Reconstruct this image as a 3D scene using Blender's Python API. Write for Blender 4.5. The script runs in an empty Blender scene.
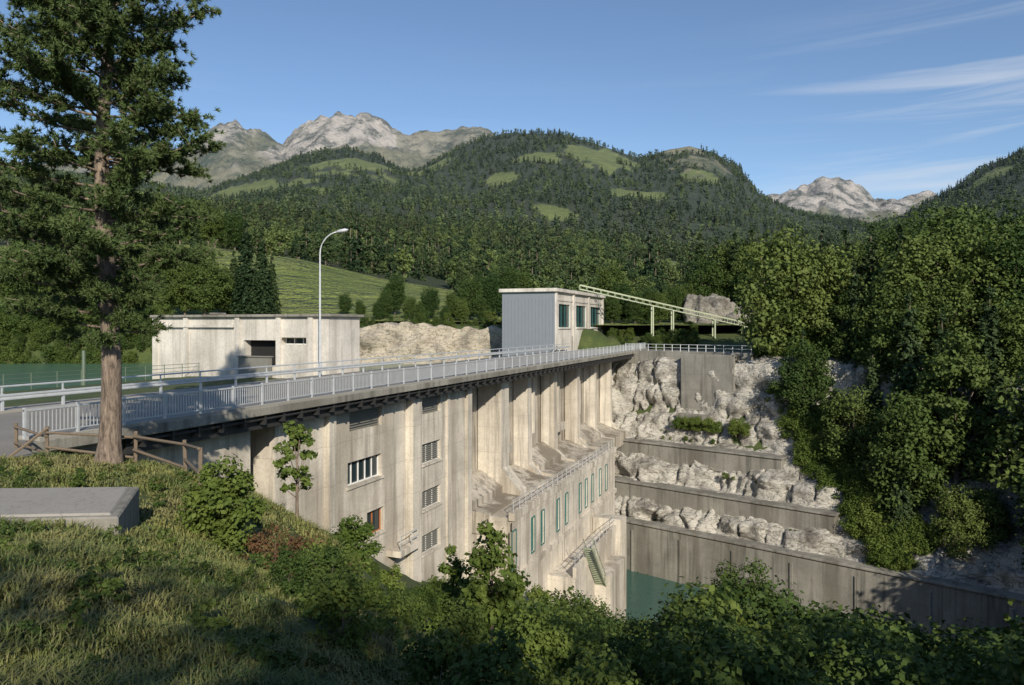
import bpy, math, random
import numpy as np
from mathutils import Vector
random.seed(7); rng=np.random.default_rng(7)
S=bpy.context.scene; COL=S.collection
F=740.0; HZ=326.0
D=np.array([0.3629,0.9318]); N=np.array([0.9318,-0.3629]); P0=np.array([-22.93,8.93])
def W(u,v,z): return (P0[0]+D[0]*u+N[0]*v, P0[1]+D[1]*u+N[1]*v, z)
def loc(X,Y):
    dx=X-P0[0]; dy=Y-P0[1]; return dx*D[0]+dy*D[1], dx*N[0]+dy*N[1]
def sst(x,a,b):
    t=np.clip((x-a)/(b-a),0,1); return t*t*(3-2*t)
# ---------- noise
def _h(i,j,k):
    n=np.sin(i*127.1+j*311.7+k*74.7)*43758.5453
    return n-np.floor(n)
def vn(x,y,z=0.0):
    x=np.asarray(x,float); y=np.asarray(y,float); z=np.asarray(z,float)+0*x
    i=np.floor(x); j=np.floor(y); k=np.floor(z); a=x-i; b=y-j; c=z-k
    a=a*a*(3-2*a); b=b*b*(3-2*b); c=c*c*(3-2*c)
    def L(k): 
        return (_h(i,j,k)*(1-a)+_h(i+1,j,k)*a)*(1-b)+(_h(i,j+1,k)*(1-a)+_h(i+1,j+1,k)*a)*b
    return L(k)*(1-c)+L(k+1)*c
def fbm(x,y,z=0.0,o=4):
    s=0;a=.5;f=1
    for _ in range(o):
        s=s+a*(vn(np.asarray(x)*f+13.1*_,np.asarray(y)*f+7.7*_,np.asarray(z)*f)-.5)*2; a*=.5; f*=2.03
    return s
# ---------- far terrain table
cols={}
def row(y,pts): cols[y]=(np.array([p[0] for p in pts],float),np.array([p[1] for p in pts],float))
row(130,[(-600,328),(320,328),(350,323),(500,323),(560,326),(1600,326)])
row(170,[(-600,308),(300,306),(400,308),(460,313),(600,320),(1600,318)])
row(255,[(-600,250),(100,246),(190,244),(300,259),(380,278),(450,290),(600,300),(700,290),(1600,285)])
row(450,[(-600,225),(100,240),(200,252),(300,258),(400,266),(500,274),(600,280),(700,280),(1024,262),(1600,255)])
row(900,[(-600,190),(100,205),(200,214),(300,222),(400,226),(500,232),(600,246),(700,262),(800,266),(1024,262),(1600,250)])
row(1200,[(-600,185),(100,205),(200,216),(300,222),(400,226),(500,232),(600,250),(700,266),(800,266),(1024,262),(1600,250)])
row(1700,[(-600,170),(100,185),(200,206),(250,200),(300,190),(400,196),(470,202),(540,192),(620,205),(700,215),(800,240),(900,248),(960,235),(1024,215),(1600,190)])
row(2500,[(-600,130),(0,165),(100,182),(200,200),(230,187),(262,173),(300,157),(345,146),(375,156),(400,172),(420,172),(450,154),(480,139),(510,133),(560,133),(600,145),(640,159),(662,153),(690,147),(715,152),(740,168),(757,192),(780,208),(815,219),(870,226),(905,215),(940,196),(985,168),(1024,151),(1150,122),(1600,110)])
row(3200,[(-600,190),(200,240),(500,230),(800,260),(1600,220)])
row(4500,[(-600,180),(150,170),(190,153),(213,131),(235,126),(262,137),(283,147),(300,129),(322,115),(342,121),(362,118),(385,131),(410,140),(440,138),(480,133),(520,155),(600,170),(740,200),(780,199),(800,190),(822,183),(840,186),(862,195),(876,205),(900,200),(925,197),(950,204),(1024,210),(1600,200)])
row(6500,[(-600,250),(1600,250)])
KY=np.array(sorted(cols)); 
def Hfar(X,Y):
    X=np.asarray(X,float); Y=np.asarray(Y,float)
    sx=512+F*X/np.maximum(Y,1)
    Z=np.stack([ (HZ-np.interp(sx,*cols[k]))/F*k for k in KY])
    yy=np.clip(Y,KY[0],KY[-1]-1e-3); idx=np.clip(np.searchsorted(KY,yy,side='right')-1,0,len(KY)-2)
    t=(yy-KY[idx])/(KY[idx+1]-KY[idx])
    z0=np.take_along_axis(Z,idx[None],0)[0]; z1=np.take_along_axis(Z,(idx+1)[None],0)[0]
    z=z0+(z1-z0)*t
    amp=np.interp(Y,[150,260,450,900,1500,2100,2500,3200,4500,6500],[0.6,1.5,6,22,50,70,30,60,90,60])
    n=fbm(X/300,Y/300,3.3,6)*0.55+ (0.5-np.abs(fbm(X/420,Y/620,9.1,6)))*0.5
    far=sst(Y,3300,3900)
    n2=((0.3-np.abs(fbm(X/190+3,Y/330,1.7,5)))*120+(0.25-np.abs(fbm(X/60+3,Y/120,2.7,4)))*50)*far
    return z+amp*n*(1-.35*far)*sst(Y,135,200)+n2
# ---------- near terrain
CP=np.array([(0,0,-1.7),(-4,0,-1.7),(-10,0,-2),(-20,0,-2.8),(-3.9,7,-2.75),(-9,12.5,-3.25),(-12,21.8,-4),(-20,20,-4.15),(-7,20,-4.8),(-8,28,-7.4),(-13,30,-6.6),(-13.4,37.4,-9.6),(-9,35,-11),(-6,40,-15.5),(-9.5,44,-13),(-6,52,-18.5),(-1,60,-23),(-5.6,14,-4.3),(-2.5,10,-3.9),(-1,6,-3.2),(1,3,-2.7),(5,0,-3.5),(5,8,-6.5),(0,14,-7),(0,20,-10),(8,20,-13),(0,30,-15),(5,30,-17),(15,30,-21),(0,45,-22),(10,45,-26),(20,45,-29),(30,30,-28),(20,10,-16),(40,10,-27),(15,60,-33),(25,58,-34),(40,40,-32),(10,70,-35),(20,0,-12),(55,25,-33),(0,-20,0),(20,-20,-6),(60,0,-30),(-30,-20,-2),(0,-60,6),(60,-60,-10),(-60,-20,-4.3),(-30,30,-4.3),(-16,25,-4.3),(-60,30,-4.3),(-17,16,-4.0),(-20,35,-4.3)],float)
def _k(a,b): return np.sqrt(((a[:,None,:]-b[None,:,:])**2).sum(-1)+4.0)
_A=np.zeros((len(CP)+3,)*2); n=len(CP)
_A[:n,:n]=_k(CP[:,:2],CP[:,:2])-0.0; _A[:n,n]=1; _A[:n,n+1:]=CP[:,:2]; _A[n,:n]=1; _A[n+1:,:n]=CP[:,:2].T
_c=np.linalg.solve(_A,np.concatenate([CP[:,2],[0,0,0]]))
def left(X,Y):
    p=np.stack([X.ravel(),Y.ravel()],-1); out=np.zeros(len(p))
    for i in range(0,len(p),20000):
        q=p[i:i+20000]; out[i:i+20000]=_k(q,CP[:,:2])@_c[:n]+_c[n]+q@_c[n+1:]
    return out.reshape(X.shape)
RB=[60,84.5,86.2,95,104,106,115,140,200,400]; RZ=[-34.5,-34.5,-28,-19.6,-8.5,-5,-4.2,-1,4,20]
def bw(X,Y): return .651*X+.759*Y, .759*X-.651*Y
def frombw(b,w): return .651*b+.759*w, .759*b-.651*w
def h(X,Y):
    X=np.asarray(X,float); Y=np.asarray(Y,float); sh=X.shape; X=np.atleast_1d(X); Y=np.atleast_1d(Y)
    u,v=loc(X,Y); b,w=bw(X,Y)
    L=left(np.clip(X,-90,90),np.clip(Y,-60,110)); L=np.clip(L,-60,12)+fbm(X/3,Y/3,0,3)*.15*sst(np.hypot(X,Y),0,6)
    L=L-np.clip((b-68)*1.5,0,60)
    R=np.interp(b,RB,RZ)+fbm(X/9,Y/9,5,3)*.8*sst(b,88,96)
    dn=np.maximum(np.maximum(L,R),-34.5)
    up=-4.35+(-6.0)*np.maximum(sst(Y,64,69)*sst(-v,9,12),sst(Y,46,50)*sst(-v,25,28))
    up=np.where(b>106,np.maximum(up,R),up)
    rd=(v>-16)&(v<3.2)&(u<27)
    base=np.where((v<-8)&(u>19),up,dn)
    base=np.where(rd&(u>-60),np.minimum(base,-4.15),base)
    t=sst(Y,121,127); t=np.where(b>106,sst(Y,126,150),t)
    H=Hfar(X,np.maximum(Y,130))-.5
    z=base*(1-t)+H*t
    z=np.where(Y>165,-14.0,z)
    return z.reshape(sh)
# ---------- materials
def newmat(name):
    m=bpy.data.materials.new(name); m.use_nodes=True; nt=m.node_tree; nt.nodes.clear()
    o=nt.nodes.new('ShaderNodeOutputMaterial'); p=nt.nodes.new('ShaderNodeBsdfPrincipled'); nt.links.new(p.outputs[0],o.inputs[0])
    return m,nt,p,o
class NT:
    def __init__(s,nt): s.nt=nt
    def n(s,t,**k):
        x=s.nt.nodes.new(t)
        for a,b in k.items(): setattr(x,a,b)
        return x
    def set(s,inp,val):
        if isinstance(val,bpy.types.NodeSocket): s.nt.links.new(val,inp)
        else: inp.default_value=val
    def pos(s): return s.n('ShaderNodeNewGeometry').outputs['Position']
    def obj(s): return s.n('ShaderNodeTexCoord').outputs['Object']
    def mapv(s,v,sc): 
        m=s.n('ShaderNodeMapping'); s.set(m.inputs['Vector'],v); m.inputs['Scale'].default_value=sc; return m.outputs[0]
    def noise(s,v,sc,det=4,rough=.55,dist=0):
        m=s.n('ShaderNodeTexNoise'); s.set(m.inputs['Vector'],v); m.inputs['Scale'].default_value=sc; m.inputs['Detail'].default_value=det; m.inputs['Roughness'].default_value=rough; m.inputs['Distortion'].default_value=dist; return m.outputs['Fac']
    def ramp(s,f,*st):
        m=s.n('ShaderNodeValToRGB'); s.set(m.inputs[0],f); e=m.color_ramp.elements
        while len(e)<len(st): e.new(.5)
        for i,(p,c) in enumerate(st):
            e[i].position=p; e[i].color=(c,c,c,1) if not isinstance(c,tuple) else (*c,1)
        return m.outputs[0]
    def mix(s,f,a,b,mode='MIX'):
        m=s.n('ShaderNodeMix',data_type='RGBA',blend_type=mode); s.set(m.inputs[0],f)
        for i,c in ((6,a),(7,b)):
            s.set(m.inputs[i],(*c,1) if isinstance(c,tuple) and len(c)==3 else c)
        return m.outputs[2]
    def math(s,op,a,b=0.5,c=None,clamp=False):
        m=s.n('ShaderNodeMath',operation=op,use_clamp=clamp); s.set(m.inputs[0],a); s.set(m.inputs[1],b)
        if c is not None: s.set(m.inputs[2],c)
        return m.outputs[0]
    def bump(s,hh,st,dist,p):
        m=s.n('ShaderNodeBump'); s.set(m.inputs['Height'],hh); m.inputs['Strength'].default_value=st; m.inputs['Distance'].default_value=dist; s.nt.links.new(m.outputs[0],p.inputs['Normal'])
def simple(name,c,rough=.6,metal=0,var=.15,sc=3):
    m,nt,p,o=newmat(name); t=NT(nt); f=t.noise(t.pos(),sc,3)
    a=tuple(x*(1-var) for x in c); b=tuple(min(1,x*(1+var)) for x in c)
    t.set(p.inputs['Base Color'],t.mix(f,a,b)); p.inputs['Roughness'].default_value=rough; p.inputs['Metallic'].default_value=metal
    return m
def concrete(name,c,stain=.5,form=True,sc=1.0):
    m,nt,p,o=newmat(name); t=NT(nt); P=t.pos()
    big=t.noise(P,.25*sc,5,.65); st=t.noise(t.mapv(P,(1.5*sc,1.5*sc,.09*sc)),1.0,5,.65,.3); fine=t.noise(P,7*sc,5,.7)
    st2=t.noise(t.mapv(P,(.33*sc,.33*sc,.035)),1.0,4,.6)
    lo=tuple(x*.7 for x in c); hi=tuple(min(1,x*1.15) for x in c)
    col=t.mix(t.ramp(big,(.32,0.),(.66,1.)),lo,hi)
    dk=(c[0]*.24,c[1]*.24,c[2]*.23)
    col=t.mix(t.math('MULTIPLY',t.ramp(st,(.5,0.),(.66,1.)),stain),col,dk)
    col=t.mix(t.math('MULTIPLY',t.ramp(st2,(.51,0.),(.6,1.)),stain*.9),col,(c[0]*.42,c[1]*.39,c[2]*.35))
    col=t.mix(t.math('MULTIPLY',t.ramp(fine,(.35,1.),(.6,0.)),.25),col,dk)
    if form:
        sp=t.n('ShaderNodeSeparateXYZ'); t.set(sp.inputs[0],P)
        fr=t.math('FRACT',t.math('MULTIPLY',sp.outputs[2],.42)); ln=t.ramp(fr,(0.0,1.),(.025,0.))
        col=t.mix(t.math('MULTIPLY',ln,.4),col,dk); 
    t.set(p.inputs['Base Color'],col); p.inputs['Roughness'].default_value=.9
    t.bump(fine,.4,.03,p); return m
M={}
M['conc']=concrete('concrete_cream',(.68,.62,.52),.6)
M['concg']=concrete('concrete_grey',(.29,.275,.235),.6)
M['concw']=concrete('concrete_white',(.66,.62,.55),.35,False)
M['concstain']=concrete('concrete_stained',(.5,.45,.37),1.0)
M['rail']=simple('galvanised_steel',(.55,.57,.58),.45,.3,.2)
M['dark']=simple('soffit_shade_and_steel',(.03,.03,.03),.6,0,.3)  # near-black for the painted soffit shade, also the brackets and pipe
M['white']=simple('white_paint',(.75,.75,.72),.5)
M['greyclad']=simple('grey_cladding',(.2,.22,.245),.55,0,.06,1)
M['teal']=simple('teal_frame',(.045,.16,.15),.4)
M['louvre']=simple('louvre_grey',(.2,.195,.17),.6)
M['wood']=simple('weathered_wood',(.17,.13,.09),.85,0,.35,12)
M['orange']=simple('orange_wood',(.38,.14,.05),.6)
M['greensteel']=simple('green_steel',(.36,.4,.27),.5,.1)
M['fence']=simple('dull_green_steel',(.13,.17,.12),.6,.1)
m,nt,p,o=newmat('window_glass'); p.inputs['Base Color'].default_value=(.02,.035,.04,1); p.inputs['Roughness'].default_value=.08; M['glass']=m
m,nt,p,o=newmat('dark_opening'); p.inputs['Base Color'].default_value=(.015,.015,.014,1); p.inputs['Roughness'].default_value=.9; M['black']=m
def roadmat(name,c):
    m,nt,p,o=newmat(name); t=NT(nt); P=t.pos()
    f=t.noise(P,40,3,.7); g=t.noise(P,.35,5,.6); k=t.noise(P,2.2,5,.6,1.)
    col=t.mix(g,tuple(x*.75 for x in c),tuple(x*1.2 for x in c)); col=t.mix(t.math('MULTIPLY',f,.35),col,tuple(x*.5 for x in c))
    col=t.mix(t.math('MULTIPLY',t.ramp(k,(.49,0.),(.5,1.),(.51,0.)),.5),col,(.04,.04,.04))
    t.set(p.inputs['Base Color'],col); p.inputs['Roughness'].default_value=.88; t.bump(f,.3,.01,p); return m
M['road']=roadmat('asphalt_worn',(.27,.25,.215)); M['walk']=roadmat('pavement_concrete',(.34,.32,.28))
# rock
def rockmat(name,lo,hi,green):
    m,nt,p,o=newmat(name); t=NT(nt); P=t.pos()
    a=t.noise(P,.3,5,.65,.5); b_=t.noise(t.mapv(P,(1,1,1.8)),2.2,6,.72,.3); vo=t.n('ShaderNodeTexVoronoi',feature='DISTANCE_TO_EDGE'); t.set(vo.inputs['Vector'],t.mapv(P,(.6,.6,2.2))); vo.inputs['Scale'].default_value=.8
    col=t.mix(t.ramp(a,(.36,0.),(.52,1.)),lo,hi); col=t.mix(t.ramp(b_,(.34,.85),(.48,0.)),col,(.09,.08,.065)); col=t.mix(t.ramp(vo.outputs[0],(0.,.7),(.04,0.)),col,(.06,.055,.045))
    col=t.mix(t.ramp(t.noise(P,.5,5,.75),(.6,0.),(.68,green)),col,(.06,.08,.025))
    t.set(p.inputs['Base Color'],col); p.inputs['Roughness'].default_value=.95; t.bump(t.math('ADD',b_,a),1,.3,p); return m
M['rock']=rockmat('limestone_rock',(.2,.185,.155),(.56,.53,.46),.65); M['cliff']=rockmat('pale_cliff',(.26,.23,.18),(.5,.44,.34),.9); M['drock']=rockmat('dark_rock',(.12,.11,.09),(.3,.28,.24),.9)
# ground near
m,nt,p,o=newmat('grass_ground'); t=NT(nt); P=t.pos()
a=t.noise(P,.5,5,.6); b_=t.noise(P,8,4,.7); ge=t.n('ShaderNodeNewGeometry'); sp=t.n('ShaderNodeSeparateXYZ'); t.set(sp.inputs[0],ge.outputs['Normal'])
col=t.mix(t.ramp(a,(.35,0.),(.65,1.)),(.05,.085,.02),(.11,.145,.035)); col=t.mix(t.ramp(b_,(.45,.7),(.62,0.)),col,(.035,.045,.015))
col=t.mix(t.ramp(sp.outputs[2],(.25,1.),(.4,0.)),col,t.mix(b_,(.10,.09,.06),(.2,.18,.13)))
t.set(p.inputs['Base Color'],col); p.inputs['Roughness'].default_value=.95; t.bump(b_,.8,.1,p); M['grass']=m
# far terrain
def haze_tint(t,col,k=1.0):  # aerial haze painted into the base colour, bluer with distance along Y
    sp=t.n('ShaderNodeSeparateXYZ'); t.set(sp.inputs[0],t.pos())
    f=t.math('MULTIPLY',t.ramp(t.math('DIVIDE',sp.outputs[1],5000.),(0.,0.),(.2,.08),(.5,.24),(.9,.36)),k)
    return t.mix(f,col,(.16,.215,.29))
m,nt,p,o=newmat('mountain_terrain'); t=NT(nt); P=t.pos()
at=t.n('ShaderNodeAttribute',attribute_name='mask'); sp=t.n('ShaderNodeSeparateColor'); t.set(sp.inputs[0],at.outputs['Color'])
n1=t.noise(P,.02,5,.7); n2=t.noise(P,.15,4,.7); n3=t.noise(P,.006,8,.78)
forest=t.mix(n2,(.018,.03,.01),(.06,.085,.025)); mead=t.mix(t.ramp(n1,(.3,0.),(.7,1.)),(.13,.18,.035),(.26,.3,.075)); 
rock=t.mix(t.ramp(n3,(.42,0.),(.54,1.)),(.14,.145,.105),(.78,.7,.61))
alp=t.mix(t.ramp(n3,(.38,0.),(.58,1.)),(.06,.085,.03),(.36,.33,.19))
col=t.mix(sp.outputs[0],forest,mead); col=t.mix(sp.outputs[2],col,alp); col=t.mix(sp.outputs[1],col,rock); col=haze_tint(t,col)
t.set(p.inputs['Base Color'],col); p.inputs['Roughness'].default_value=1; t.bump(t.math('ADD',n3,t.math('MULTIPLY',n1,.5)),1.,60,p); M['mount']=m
# water
def water(name,c,sc,ro=.12):
    m,nt,p,o=newmat(name); t=NT(nt); p.inputs['Base Color'].default_value=(*c,1); p.inputs['Roughness'].default_value=ro
    t.bump(t.noise(t.mapv(t.pos(),(1,1,1)),sc,3,.6),.35,.15,p); return m
M['river']=water('river_water',(.04,.105,.085),1.2); M['lake']=water('lake_water',(.085,.17,.11),1.5,.22)
def foliage(name,c1,c2,hz=0,trans=0,sc=1.5,rv=.55):
    m,nt,p,o=newmat(name); t=NT(nt); oi=t.n('ShaderNodeObjectInfo')
    f=t.math('ADD',t.math('MULTIPLY',t.noise(t.obj(),sc,2,.6),1.15-rv),t.math('MULTIPLY',oi.outputs['Random'],rv))
    col=t.mix(t.ramp(f,(.2,0.),(.85,1.)),c1,c2)
    if hz: col=haze_tint(t,col,hz)
    t.set(p.inputs['Base Color'],col); p.inputs['Roughness'].default_value=.65; p.inputs['Specular IOR Level'].default_value=.2
    if trans:
        tr=t.n('ShaderNodeBsdfTranslucent'); t.set(tr.inputs[0],col); ms=t.n('ShaderNodeMixShader'); ms.inputs[0].default_value=trans
        nt.links.new(p.outputs[0],ms.inputs[1]); nt.links.new(tr.outputs[0],ms.inputs[2]); nt.links.new(ms.outputs[0],o.inputs[0])
    return m
M['fdec']=foliage('deciduous_foliage',(.028,.06,.014),(.10,.14,.032),0,0.15,8,.7)
M['fdec2']=foliage('deciduous_foliage_light',(.045,.08,.017),(.14,.18,.045),0,0.15,8,.7)
M['fspr']=foliage('spruce_foliage',(.017,.038,.015),(.052,.08,.028),0,0,8)
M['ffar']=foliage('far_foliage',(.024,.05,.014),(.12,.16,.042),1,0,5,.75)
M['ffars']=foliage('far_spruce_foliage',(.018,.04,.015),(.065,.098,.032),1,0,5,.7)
M['fbush']=foliage('bush_foliage',(.06,.11,.018),(.16,.21,.045),0,.3,8)
M['fdark']=foliage('dark_bush_foliage',(.035,.07,.016),(.10,.14,.03),0,.2,8)
M['fred']=foliage('dry_foliage',(.12,.055,.03),(.17,.12,.05),0,.2,8)
M['pine']=foliage('pine_needles',(.045,.085,.03),(.125,.165,.05),0,0,.9)
m,nt,p,o=newmat('grass_blades'); t=NT(nt); P=t.pos(); f=t.noise(P,.8,5,.7); f2=t.noise(P,25,2,.6); f3=t.noise(P,.28,4,.6)
col=t.mix(t.ramp(f,(.38,0.),(.6,1.)),(.06,.105,.025),(.19,.2,.06)); col=t.mix(t.ramp(f2,(.5,0.),(.68,.7)),col,(.27,.23,.12)); col=t.mix(t.ramp(f3,(.5,0.),(.62,.45)),col,(.24,.2,.1))
t.set(p.inputs['Base Color'],col); p.inputs['Roughness'].default_value=.6; p.inputs['Specular IOR Level'].default_value=.2; M['blade']=m
m,nt,p,o=newmat('bark'); t=NT(nt); P=t.pos(); f=t.noise(t.mapv(P,(6,6,1.3)),1.5,5,.7,.4); t.set(p.inputs['Base Color'],t.mix(t.ramp(f,(.35,0.),(.65,1.)),(.08,.06,.045),(.32,.25,.19))); p.inputs['Roughness'].default_value=.95; t.bump(f,1,.05,p); M['bark']=m
# ---------- mesh helpers
def empty(name,parent=None):
    e=bpy.data.objects.new(name,None); COL.objects.link(e); e.parent=parent; return e
def link(name,me,parent=None):
    o=bpy.data.objects.new(name,me); COL.objects.link(o)
    if parent: o.parent=parent
    return o
def mesh_np(name,V,Fc,mats,mi=None,smooth=False):
    V=np.asarray(V,np.float32); Fc=np.asarray(Fc,np.int32); k=Fc.shape[1]; me=bpy.data.meshes.new(name)
    me.vertices.add(len(V)); me.vertices.foreach_set('co',V.ravel()); me.loops.add(Fc.size); me.loops.foreach_set('vertex_index',Fc.ravel())
    me.polygons.add(len(Fc)); me.polygons.foreach_set('loop_start',np.arange(0,Fc.size,k,dtype=np.int32)); me.polygons.foreach_set('loop_total',np.full(len(Fc),k,np.int32))
    for m in mats: me.materials.append(m)
    if mi is not None: me.polygons.foreach_set('material_index',np.asarray(mi,np.int32))
    if smooth: me.polygons.foreach_set('use_smooth',np.ones(len(Fc),bool))
    me.update(calc_edges=True); return me
class B:
    def __init__(s): s.v=[];s.f=[];s.m=[]
    def quad(s,pts,m=0):
        i=len(s.v); s.v+=[tuple(p) for p in pts]; s.f.append(tuple(range(i,i+len(pts)))); s.m.append(m)
    def hexa(s,c,m=0): # 8 corners bottom4 top4
        i=len(s.v); s.v+=[tuple(p) for p in c]
        for f in ((0,1,2,3),(7,6,5,4),(0,4,5,1),(1,5,6,2),(2,6,7,3),(3,7,4,0)): s.f.append(tuple(i+a for a in f)); s.m.append(m)
    def box(s,u0,u1,v0,v1,z0,z1,m=0):
        s.hexa([W(u0,v0,z0),W(u1,v0,z0),W(u1,v1,z0),W(u0,v1,z0),W(u0,v0,z1),W(u1,v0,z1),W(u1,v1,z1),W(u0,v1,z1)],m)
    def beam(s,p,q,w,hh,m=0):
        p=Vector(p);q=Vector(q);d=(q-p).normalized(); up=Vector((0,0,1)) if abs(d.z)<.95 else Vector((0,1,0))
        a=d.cross(up).normalized()*w/2; b=a.cross(d).normalized()*hh/2
        s.hexa([p-a-b,p+a-b,q+a-b,q-a-b,p-a+b,p+a+b,q+a+b,q-a+b],m)
    def prism(s,prof,u0,u1,m=0): # prof list (v,z)
        k=len(prof)
        for i in range(k):
            a=prof[i];b=prof[(i+1)%k]; s.quad([W(u0,*a),W(u1,*a),W(u1,*b),W(u0,*b)],m)
        s.quad([W(u0,*a) for a in prof],m); s.quad([W(u1,*a) for a in prof],m)
    def tube(s,pts,rs,nn=10,m=0):
        base=len(s.v)
        for i,(p,r) in enumerate(zip(pts,rs)):
            p=Vector(p); d=(Vector(pts[min(i+1,len(pts)-1)])-Vector(pts[max(i-1,0)])).normalized()
            up=Vector((0,0,1)) if abs(d.z)<.9 else Vector((0,1,0)); a=d.cross(up).normalized(); b=a.cross(d)
            for j in range(nn):
                t=2*math.pi*j/nn; s.v.append(tuple(p+(a*math.cos(t)+b*math.sin(t))*r))
        for i in range(len(pts)-1):
            for j in range(nn):
                k=(j+1)%nn; s.f.append((base+i*nn+j,base+i*nn+k,base+(i+1)*nn+k,base+(i+1)*nn+j)); s.m.append(m)
        s.f.append(tuple(base+(len(pts)-1)*nn+j for j in range(nn))); s.m.append(m)
    def wall(s,fn,a0,a1,z0,z1,ops,depth=.3,m=0):
        A=sorted({a0,a1,*[o[0] for o in ops],*[o[1] for o in ops]}); Z=sorted({z0,z1,*[o[2] for o in ops],*[o[3] for o in ops]})
        for i in range(len(A)-1):
            for j in range(len(Z)-1):
                ca=(A[i]+A[i+1])/2; cz=(Z[j]+Z[j+1])/2
                if any(o[0]<ca<o[1] and o[2]<cz<o[3] for o in ops): continue
                s.quad([fn(A[i],0,Z[j]),fn(A[i+1],0,Z[j]),fn(A[i+1],0,Z[j+1]),fn(A[i],0,Z[j+1])],m)
        for (x0,x1,y0,y1,pm,fm,nx,nz) in ops:
            for q in (((x0,y0),(x1,y0)),((x1,y0),(x1,y1)),((x1,y1),(x0,y1)),((x0,y1),(x0,y0))):
                (p,r),(p2,r2)=q; s.quad([fn(p,0,r),fn(p2,0,r2),fn(p2,depth,r2),fn(p,depth,r)],m)
            s.quad([fn(x0,depth,y0),fn(x1,depth,y0),fn(x1,depth,y1),fn(x0,depth,y1)],pm)
            if fm is not None:
                t=.07
                def fb(p,q,r,w): s.hexa([fn(p,depth-.01,r),fn(q,depth-.01,r),fn(q,depth-.08,r),fn(p,depth-.08,r),fn(p,depth-.01,w),fn(q,depth-.01,w),fn(q,depth-.08,w),fn(p,depth-.08,w)],fm)
                for i in range(nx+1):
                    c=x0+(x1-x0)*i/nx; c=min(max(c,x0+t/2),x1-t/2); fb(c-t/2,c+t/2,y0,y1)
                for j in range(nz+1):
                    c=y0+(y1-y0)*j/nz; c=min(max(c,y0+t/2),y1-t/2); fb(x0+t,x1-t,c-t/2,c+t/2)
    def build(s,name,mats,parent=None,smooth=False,bevel=0):
        me=bpy.data.meshes.new(name); me.from_pydata(s.v,[],s.f)
        for x in mats: me.materials.append(M[x])
        me.polygons.foreach_set('material_index',s.m)
        if smooth: me.polygons.foreach_set('use_smooth',[True]*len(s.f))
        me.update(); o=link(name,me,parent)
        if bevel:
            b=o.modifiers.new('b','BEVEL'); b.width=bevel; b.segments=1; b.limit_method='ANGLE'
        return o
# ---------- ground sheets
def stretch(a,b,st,outer):
    c=list(np.arange(a,b+1e-6,st)); return np.array([a-o for o in reversed(outer)]+c+[b+o for o in outer])
gx=stretch(-70,90,1.0,[4,10,25,60,150,500,2000,6000]); gy=stretch(-12,150,1.0,[4,10,25,60,150,500,2000,6000])
GX,GY=np.meshgrid(gx,gy); GZ=h(GX,GY)
V=np.stack([GX.ravel(),GY.ravel(),GZ.ravel()],-1); nx=len(gx); ny=len(gy)
I=(np.arange(ny-1)[:,None]*nx+np.arange(nx-1)[None,:]).ravel(); Fq=np.stack([I,I+1,I+nx+1,I+nx],-1)
link('ground',mesh_np('ground',V,Fq,[M['grass']],smooth=True))
sx=np.arange(-520,1540,2.5); yr=np.exp(np.r_[np.linspace(math.log(134),math.log(3400),250),np.linspace(math.log(3430),math.log(6400),130)])
SX,YR=np.meshgrid(sx,yr); FX=(SX-512)/F*YR; FZ=Hfar(FX,YR)
def masks(X,Y):
    x=512+F*X/Y; nz=fbm(X/110,Y/110,1,5); 
    mead=((Y<258)&(x<470-(Y-170)*.2+nz*20)&(x>-100)).astype(float)
    mead=np.maximum(mead,(Y<160).astype(float))
    def ell(cx,cy,rx,ry): return (((x-cx)/rx)**2+((Y-cy)/ry)**2+nz*3<1).astype(float)
    for e in ((668,640,30,150),(662,360,28,70),(370,2100,46,160),(300,1800,46,130),(330,1950,44,100),(605,2200,38,170),(250,1900,40,120),(235,1550,36,100),(560,1400,20,60),(430,2250,24,110),(540,2050,20,90),(640,1800,24,90),(985,2250,22,90),(500,1900,18,90),(400,1650,28,80),(280,1450,30,70),(700,2050,18,80)): mead=np.maximum(mead,ell(*e))
    alp=np.maximum(ell(692,2330,30,240),ell(350,2480,22,70)); alp=np.maximum(alp,(Y>3000)*1.0)
    return mead,alp
mead,alp=masks(FX,YR)
rockm=sst(FZ+fbm(FX/250,YR/250,2,5)*420,860,1080)*(YR>3000)
rockm=np.where((SX>395)&(SX<520)&(YR>3000),rockm*.3,rockm); rockm=np.maximum(rockm,sst(FZ+fbm(FX/200,YR/200,2,5)*300,560,700)*(YR>3000)*(SX>740))
V=np.stack([FX.ravel(),YR.ravel(),FZ.ravel()],-1); nx=len(sx); ny=len(yr)
I=(np.arange(ny-1)[:,None]*nx+np.arange(nx-1)[None,:]).ravel(); Fq=np.stack([I,I+1,I+nx+1,I+nx],-1)
me=mesh_np('mountains',V,Fq,[M['mount']],smooth=True)
ca=me.color_attributes.new('mask','FLOAT_COLOR','POINT'); ca.data.foreach_set('color',np.stack([mead.ravel(),rockm.ravel(),alp.ravel(),np.ones(mead.size)],-1).astype(np.float32).ravel())
link('mountains',me)
def plane(name,pts,mat):
    b=B(); b.quad(pts); return b.build(name,[mat])
plane('lake',[W(25,-11.5,-6.2),W(260,-11.5,-6.2),W(260,-300,-6.2),W(25,-300,-6.2)],'lake')
plane('river',[W(30,-2,-32.5),W(118,-2,-32.5),W(118,150,-32.5),W(-20,150,-32.5),W(-20,40,-32.5)],'river')
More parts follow.
